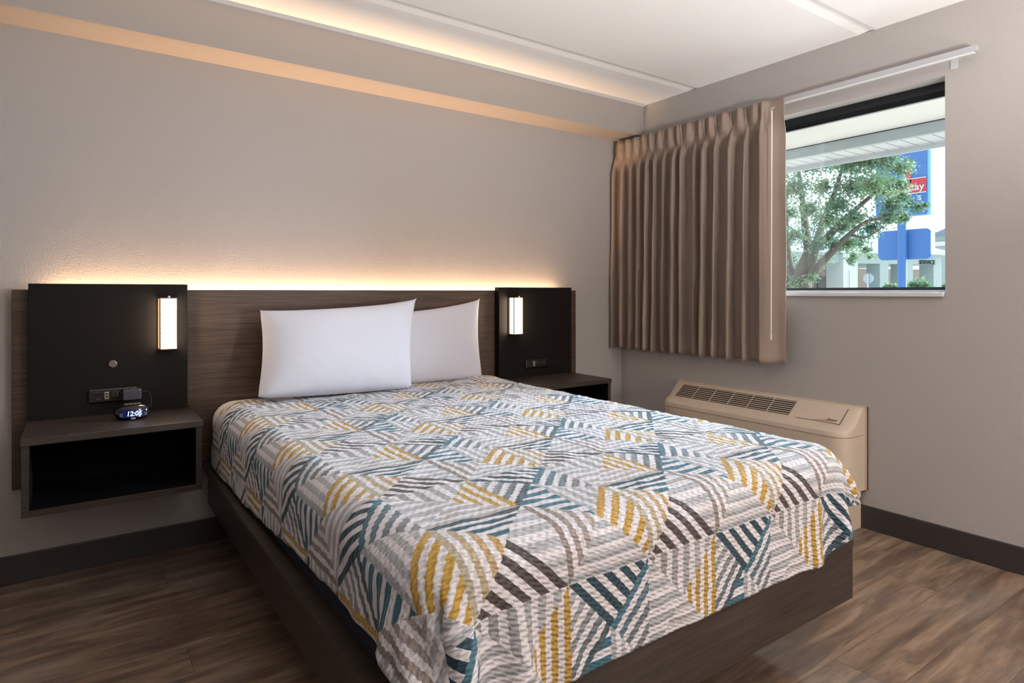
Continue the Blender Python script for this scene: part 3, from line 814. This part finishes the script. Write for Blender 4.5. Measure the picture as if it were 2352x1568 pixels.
# ------------------------------------------------------------------ outside
E_ = {}
E_['asphalt'] = mat('asphalt', (190,188,182), .9)
E_['porch'] = mat('porch_ceiling_paint', (206,200,192), .8, bump=(60,.4,.003))
E_['porchedge'] = mat('porch_edge_stucco', (200,194,184), .9, bump=(90,1,.006), var=(60,.3))
E_['fascia'] = mat('grey_fascia', (148,157,157), .6)
E_['vinyl'] = mat('white_vinyl', (180,182,182), .5)
E_['seam'] = mat('vinyl_seam', (120,122,120), .7)
E_['trimw'] = mat('cornice_paint', (196,206,208), .6)
E_['blue'] = mat('blue_sign', (66,118,188), .4)
E_['bluelt'] = mat('lit_blue_edge', (130,200,240), .4)
E_['red'] = mat('red_band', (200,60,76), .4)
E_['stn'] = mat('station_paint', (164,180,182), .7)
E_['stnsh'] = mat('station_wall', (140,128,118), .8)
E_['roof'] = mat('grey_roof', (128,146,168), .7)
E_['bark'] = mat('bark', (92,88,82), .9, bump=(30,.8,.02))
struct(MB().box(.25, 90, -40, 60, -.75, -.55).build('ground', E_['asphalt']))
# facade below the window and porch overhead
MBp = MB().box(.2, 1.262, -6, 3, 2.395, 2.50); struct(MBp.build('porch_ceiling_edge', E_['porchedge']))
struct(MB().box(1.262, 1.89, -6, 3, 2.400, 2.50).build('porch_ceiling', E_['porch']))
struct(MB().box(1.885, 1.93, -6, 3, 2.314, 2.50).build('porch_beam', E_['fascia']))
struct(MB().box(1.878, 1.886, -6, 3, 2.394, 2.402).build('porch_beam_gap', M['black']))
b = MB()
yv = -6.0
while yv < 3: b.box(1.93, 2.24, yv+.006, yv+.102, 2.314, 2.330); yv += .106
struct(MB().box(1.93, 2.24, -6, 3, 2.322, 2.34).build('eave_backing', E_['seam']))
struct(b.build('eave_soffit', E_['vinyl']))
struct(MB().box(2.225, 2.235, -6, 3, 2.270, 2.300, .002).box(2.228, 2.33, -6, 3, 2.288, 2.40).box(2.222, 2.232, -6, 3, 2.300, 2.316).build('eave_gutter', E_['vinyl']))

def leaf_mat():
    m = bpy.data.materials.new('leaves'); m.use_nodes = True; n = m.node_tree; b = n.nodes['Principled BSDF']; L = n.links.new
    tc = n.nodes.new('ShaderNodeTexCoord'); nz = n.nodes.new('ShaderNodeTexNoise'); nz.inputs['Scale'].default_value = 1.7; nz.inputs['Detail'].default_value = 5
    L(tc.outputs['Object'], nz.inputs['Vector']); cr = n.nodes.new('ShaderNodeValToRGB'); e = cr.color_ramp.elements
    e[0].position = .35; e[0].color = srgb(84,122,108); e[1].position = .66; e[1].color = srgb(138,170,128); L(nz.outputs['Fac'], cr.inputs[0]); L(cr.outputs[0], b.inputs['Base Color'])
    b.inputs['Roughness'].default_value = .5
    tr = n.nodes.new('ShaderNodeBsdfTranslucent'); L(cr.outputs[0], tr.inputs[0]); mx = n.nodes.new('ShaderNodeMixShader'); mx.inputs[0].default_value = .4
    L(b.outputs[0], mx.inputs[1]); L(tr.outputs[0], mx.inputs[2]); L(mx.outputs[0], n.nodes['Material Output'].inputs[0]); return m
E_['leaf'] = leaf_mat()
def foliage(blobs, n, size, seed, name, parent):
    rn = np.random.RandomState(seed); vs, fs = [], []
    w = np.array([b_[3]**1.5 for b_ in blobs]); w = w/w.sum()
    ids = rn.choice(len(blobs), n, p=w)
    for k in ids:
        bx, by, bz, r = blobs[k][:4]
        d = rn.normal(size=3); d /= np.linalg.norm(d); rr = r*min(1.35, abs(rn.normal(0, .62)))
        c = np.array([bx, by, bz])+d*rr*np.array([1, 1, .8])
        a = rn.normal(size=3); a /= np.linalg.norm(a); b2 = np.cross(a, rn.normal(size=3)); b2 /= np.linalg.norm(b2)+1e-9
        s = size*rn.uniform(.6, 1.25); i0 = len(vs)
        vs += [c-a*s, c-b2*s*.6, c+a*s, c+b2*s*.6]; fs.append((i0, i0+1, i0+2, i0+3))
    me = bpy.data.meshes.new(name); me.from_pydata([tuple(v) for v in vs], [], fs); me.materials.append(E_['leaf'])
    o = bpy.data.objects.new(name, me); COL.objects.link(o)
    if parent: me.transform(Matrix.Translation(-parent.location)); o.parent = parent
    return o
# pixel-of-reference to world at a distance, used only to place far things where they stand
C0 = Vector((-3.18783, -3.18661, 1.1621))
def at(px, py, D):
    d = Fv + Rv*((px-1176)/F_PX) - Uv*((py-PY)/F_PX); return C0+d*((D-C0.x)/d.x)
tr = thing('tree', at(1838, 700, 10.5)*1.0, 'leafy green tree seen through the window in front of the blue sign', 'tree'); tr.location.z = -.55
T0 = at(1842, 660, 10.5)
def br(pxs, r0, r1, name='branch'):
    pts = [at(*p) for p in pxs]; pts = spline(pts, 5); k = len(pts)
    return MB().tube(pts, [r0+(r1-r0)*i/(k-1) for i in range(k)], 8).build(name, E_['bark'], tr, True)
base = Vector((T0.x, T0.y, -.55))
pts = spline([base, T0, at(1856, 600, 10.5), at(1868, 570, 10.5)], 5); kk = len(pts)
MB().tube(pts, [.24-.10*i/(kk-1) for i in range(kk)], 12).build('trunk', E_['bark'], tr, True)
br([(1860,590,10.5),(1850,520,10.8),(1842,450,10.9),(1830,360,11)], .12, .03)
br([(1868,575,10.5),(1900,545,10.4),(1940,505,10.3),(1990,460,10.2),(2040,420,10.1)], .10, .02)
br([(1842,660,10.4),(1878,615,10.3),(1920,570,10.2),(1950,540,10.1),(1990,510,10),(2040,500,10)], .10, .02)
br([(1868,575,10.6),(1895,500,10.9),(1925,420,11),(1940,360,11)], .09, .02)
br([(1835,670,10.7),(1812,600,10.8),(1804,500,10.8),(1800,400,10.8)], .12, .03)
br([(1955,540,10.1),(1990,545,10),(2030,520,10)], .03, .01)
blobs = []
rn = random.Random(11)
def bl(px, py, rpx, D=10.5):
    p = at(px, py, D+rn.uniform(-.7, .7)); blobs.append((p.x, p.y, p.z, rpx/F_PX*13.6*1.0))
for px, py, r in [(1815,380,36),(1860,375,40),(1905,370,40),(1950,375,42),(1995,370,42),(2040,372,34),(2070,385,24),(2086,374,12),(1830,430,34),(1815,490,30),(1890,430,26),(1960,430,36),(2005,425,40),(2035,430,36),(2070,425,20),(2072,452,18),(2090,470,20),(2112,476,13),(2126,472,8),(2050,470,30),(1925,470,34),(1895,505,36),(1935,520,34),(1965,500,26),(1860,480,28),(1825,540,30),(1880,560,30),(1920,565,26),(1950,560,24),(1975,555,22),(1960,590,14),(1955,600,10),(2000,525,26),(2040,500,24),(2075,500,18),(1990,575,12),(2000,590,8),(1815,600,24),(1850,620,26),(1890,600,20),(1825,650,22),(1865,640,16),(1780,450,60),(1760,560,60),(1990,330,50),(1900,320,60),(1800,300,60),(2040,330,30),(1700,380,80),(1720,500,80)]:
    bl(px, py, r)
foliage(blobs, 46000, .036, 3, 'foliage', tr)

def rbox(D, px0, px1, py0, py1, th, rr, name, m, parent):
    a, c = at(px0, py0, D), at(px1, py1, D)
    y0, y1 = sorted((a.y, c.y)); z0, z1 = sorted((a.z, c.z))
    return MB().prism(rrect(y0, y1, z0, z1, rr, 6), D, D+th, 'X', .03).build(name, m, parent)
sg = thing('pole_sign', (22, at(2072, 600, 22).y, -.55), 'tall blue roadside pole sign partly hidden by the tree', 'sign')
pc = at(2072, 600, 21.8)
MB().tube([(21.8, pc.y, -.55), (21.8, pc.y, at(2072, 486, 21.8).z)], .150, 20).build('pole', E_['blue'], sg)
up_ = rbox(22, 2012, 2129, 180, 491, .5, .08, 'upper_cabinet', E_['blue'], sg)
a, c = at(2129, 180, 22), at(2137, 491, 22)
MB().box(22.05, 22.55, min(a.y, c.y), max(a.y, c.y)+.02, min(a.z, c.z), max(a.z, c.z)).build('lit_edge', E_['bluelt'], sg)  # cabinet side catching the light, painted as a lighter blue
rbox(22, 2017, 2138, 533, 594, .35, .18, 'lower_cabinet', E_['blue'], sg)
a, c = at(2030, 421, 21.985), at(2128, 440, 21.985)
MB().box(21.97, 22.0, c.y, a.y, c.z, a.z).build('red_band', E_['red'], sg)
MB().box(21.965, 21.99, c.y, a.y, a.z, a.z+.03).box(21.965, 21.99, c.y, a.y, c.z-.03, c.z).build('band_border', M['white'], sg)
FX = ((0,-1,0),(0,0,1),(-1,0,0))
text('stay', .36, M['white'], at(2103, 430, 21.96), FX, sg, 'lettering', .01, .004)
text('s', .36, M['white'], at(2113, 453, 21.96), FX, sg, 'lettering', .01, .004)
# curved emblem above the band
em = at(2090, 402, 21.97); pts = [(21.97, em.y+.18*math.cos(a_)*.9, em.z+.30*math.sin(a_)) for a_ in [(-.6+k/12*1.2)*PI for k in range(13)]]
mbe = MB(); mbe.bm.faces.new([mbe.bm.verts.new(p) for p in pts]); mbe.build('emblem', E_['red'], sg)
MB().tube([(21.96, p[1]-.0, p[2]) for p in pts[2:11]], .022, 6).build('emblem_outline', M['white'], sg)

# service building with columns, seen obliquely
FA, FB = at(1925, 600, 38.0), at(2172, 600, 47.0); fe = Vector((FB.x-FA.x, FB.y-FA.y, 0)).normalized(); fw = Vector((-fe.y, fe.x, 0))
if fw.dot(FA-C0) < 0: fw = -fw
def fpt(px, py):
    d = Fv + Rv*((px-1176)/F_PX) - Uv*((py-PY)/F_PX); t_ = (FA-C0).dot(fw)/d.dot(fw); p = C0+d*t_
    return (p-FA).dot(fe), p.z            # distance along the front, height
FM = Matrix(((fe.x, fw.x, 0, FA.x), (fe.y, fw.y, 0, FA.y), (0, 0, 1, 0), (0, 0, 0, 1)))
st = thing('service_building', (FA.x, FA.y, -.55), 'white service station building with square columns behind the signs', 'building')
def fbuild(mb, name, m):
    bmesh.ops.transform(mb.bm, matrix=FM, verts=mb.bm.verts); return mb.build(name, m, st)
zt, zb = fpt(1960, 582)[1], fpt(1960, 605)[1]
s0, s1 = fpt(1700, 600)[0], fpt(2162, 600)[0]
fbuild(MB().box(s0, s1, 0, 9, zb, zt), 'canopy', E_['stn'])
fbuild(MB().box(s0, s1+.3, -.4, 9.3, zt, zt+.22), 'cornice', E_['trimw'])
zr = fpt(2060, 528)[1]; mb = MB()
v = [mb.bm.verts.new(q) for q in ((s0,-.4,zt+.22),(s1+.3,-.4,zt+.22),(s1+.3,9.3,zt+.22),(s0,9.3,zt+.22),(s1-5,4.5,zr+.9),(s0+4,4.5,zr+.9))]
for q in ((0,1,4,5),(2,3,5,4),(1,2,4),(3,0,5),(0,3,2,1)): mb.bm.faces.new([v[i] for i in q])
fbuild(mb, 'hip_roof', E_['roof'])
for p0_, p1_ in ((2028,2041),(2088,2097),(2156,2163)):
    a_ = fpt(p1_, 640)[0]; fbuild(MB().box(a_-.75, a_, 0, 1.1, -.55, zb), 'column', E_['stn'])
a_, c_ = fpt(1930, 640)[0], fpt(1963, 640)[0]
fbuild(MB().box(a_, c_, -.25, 1.2, -.55, zt+.8).box(a_+.5, c_-.5, -.29, -.25, 0, zb-.5), 'pilaster', E_['trimw'])
fbuild(MB().box(s0, s1+9, 7.5, 7.8, -.55, zb), 'rear_wall', E_['stnsh'])
for px in (1890, 1912, 1982, 2000, 2056, 2112):
    q = fpt(px, 640)[0]*1.2; fbuild(MB().box(q-.5, q+.5, 7.40, 7.5, .3, 2.4), 'shop_window', M['frame'])
sx_, sz_ = fpt(2129, 603.5); tp = FM @ Vector((sx_, -.03, sz_))
text('SERVICE', .40, M['frame'], tp, (tuple(fe), (0,0,1), tuple(-fw)), st, 'lettering', .02, .008, 0, 1.0)
ob = thing('far_building', (70, at(2185,560,70).y, -.55), 'pale building with grey gable roof at the right edge of the window', 'building')
p0, p1 = at(2143, 560, 70), at(2215, 560, 70)
MB().box(70, 80, p1.y, p0.y, -.55, at(0+2160, 541, 70).z).build('wall', E_['stn'], ob)
zt2 = at(2160, 541, 70).z
MB().prism([(p0.y+.3, zt2), ((p0.y+p1.y)/2-1, at(2185, 515, 70).z), (p1.y-.3, zt2)], 69.6, 80.4, 'X').build('gable_roof', E_['roof'], ob)
MB().box(69.7, 70, p1.y, p0.y, at(2160,566,70).z, at(2160,556,70).z).build('lower_fascia', M['white'], ob)
# stop sign seen from behind
sc_ = at(1994, 640, 20); ss = thing('road_sign', (20, sc_.y, -.55), 'grey back of an octagonal road sign beside the building columns', 'sign')
rr = 11.5/F_PX*23
MB().prism([(sc_.y+rr*math.cos(PI/8+k*PI/4), sc_.z+rr*math.sin(PI/8+k*PI/4)) for k in range(8)], 20, 20.02, 'X').build('octagon_plate', mat('sign_back', (170,188,200), .5, .3), ss)
MB().tube([(19.97, sc_.y, -.55), (19.97, sc_.y, sc_.z+rr*.8)], .03, 8).build('post', M['rail'], ss)
for i, (px, py, r, lb) in enumerate(((2044,655,12,'rounded green bush left of the blue sign pole'), (2110,650,22,'wide green bush between the sign pole and the last column'), (2180,655,10,'green bush at the right edge of the window view'))):
    p = at(px, py+6, 27); o = thing('bush', (p.x, p.y, -.55), lb, 'bush', 'bushes in front of the building')
    R_ = r/F_PX*30
    foliage([(p.x+dx*R_, p.y+dy*R_, p.z+dz*R_, R_*.7) for dx, dy, dz in ((0,0,0),(.2,.6,-.1),(-.1,-.6,-.1),(0,.2,-.6),(0,-.4,-.7),(0,.8,-.8))], 1500, .11, 20+i, 'foliage', o)
    MB().tube([(p.x, p.y, -.55), (p.x, p.y, p.z)], .05, 6).build('stem', E_['bark'], o)
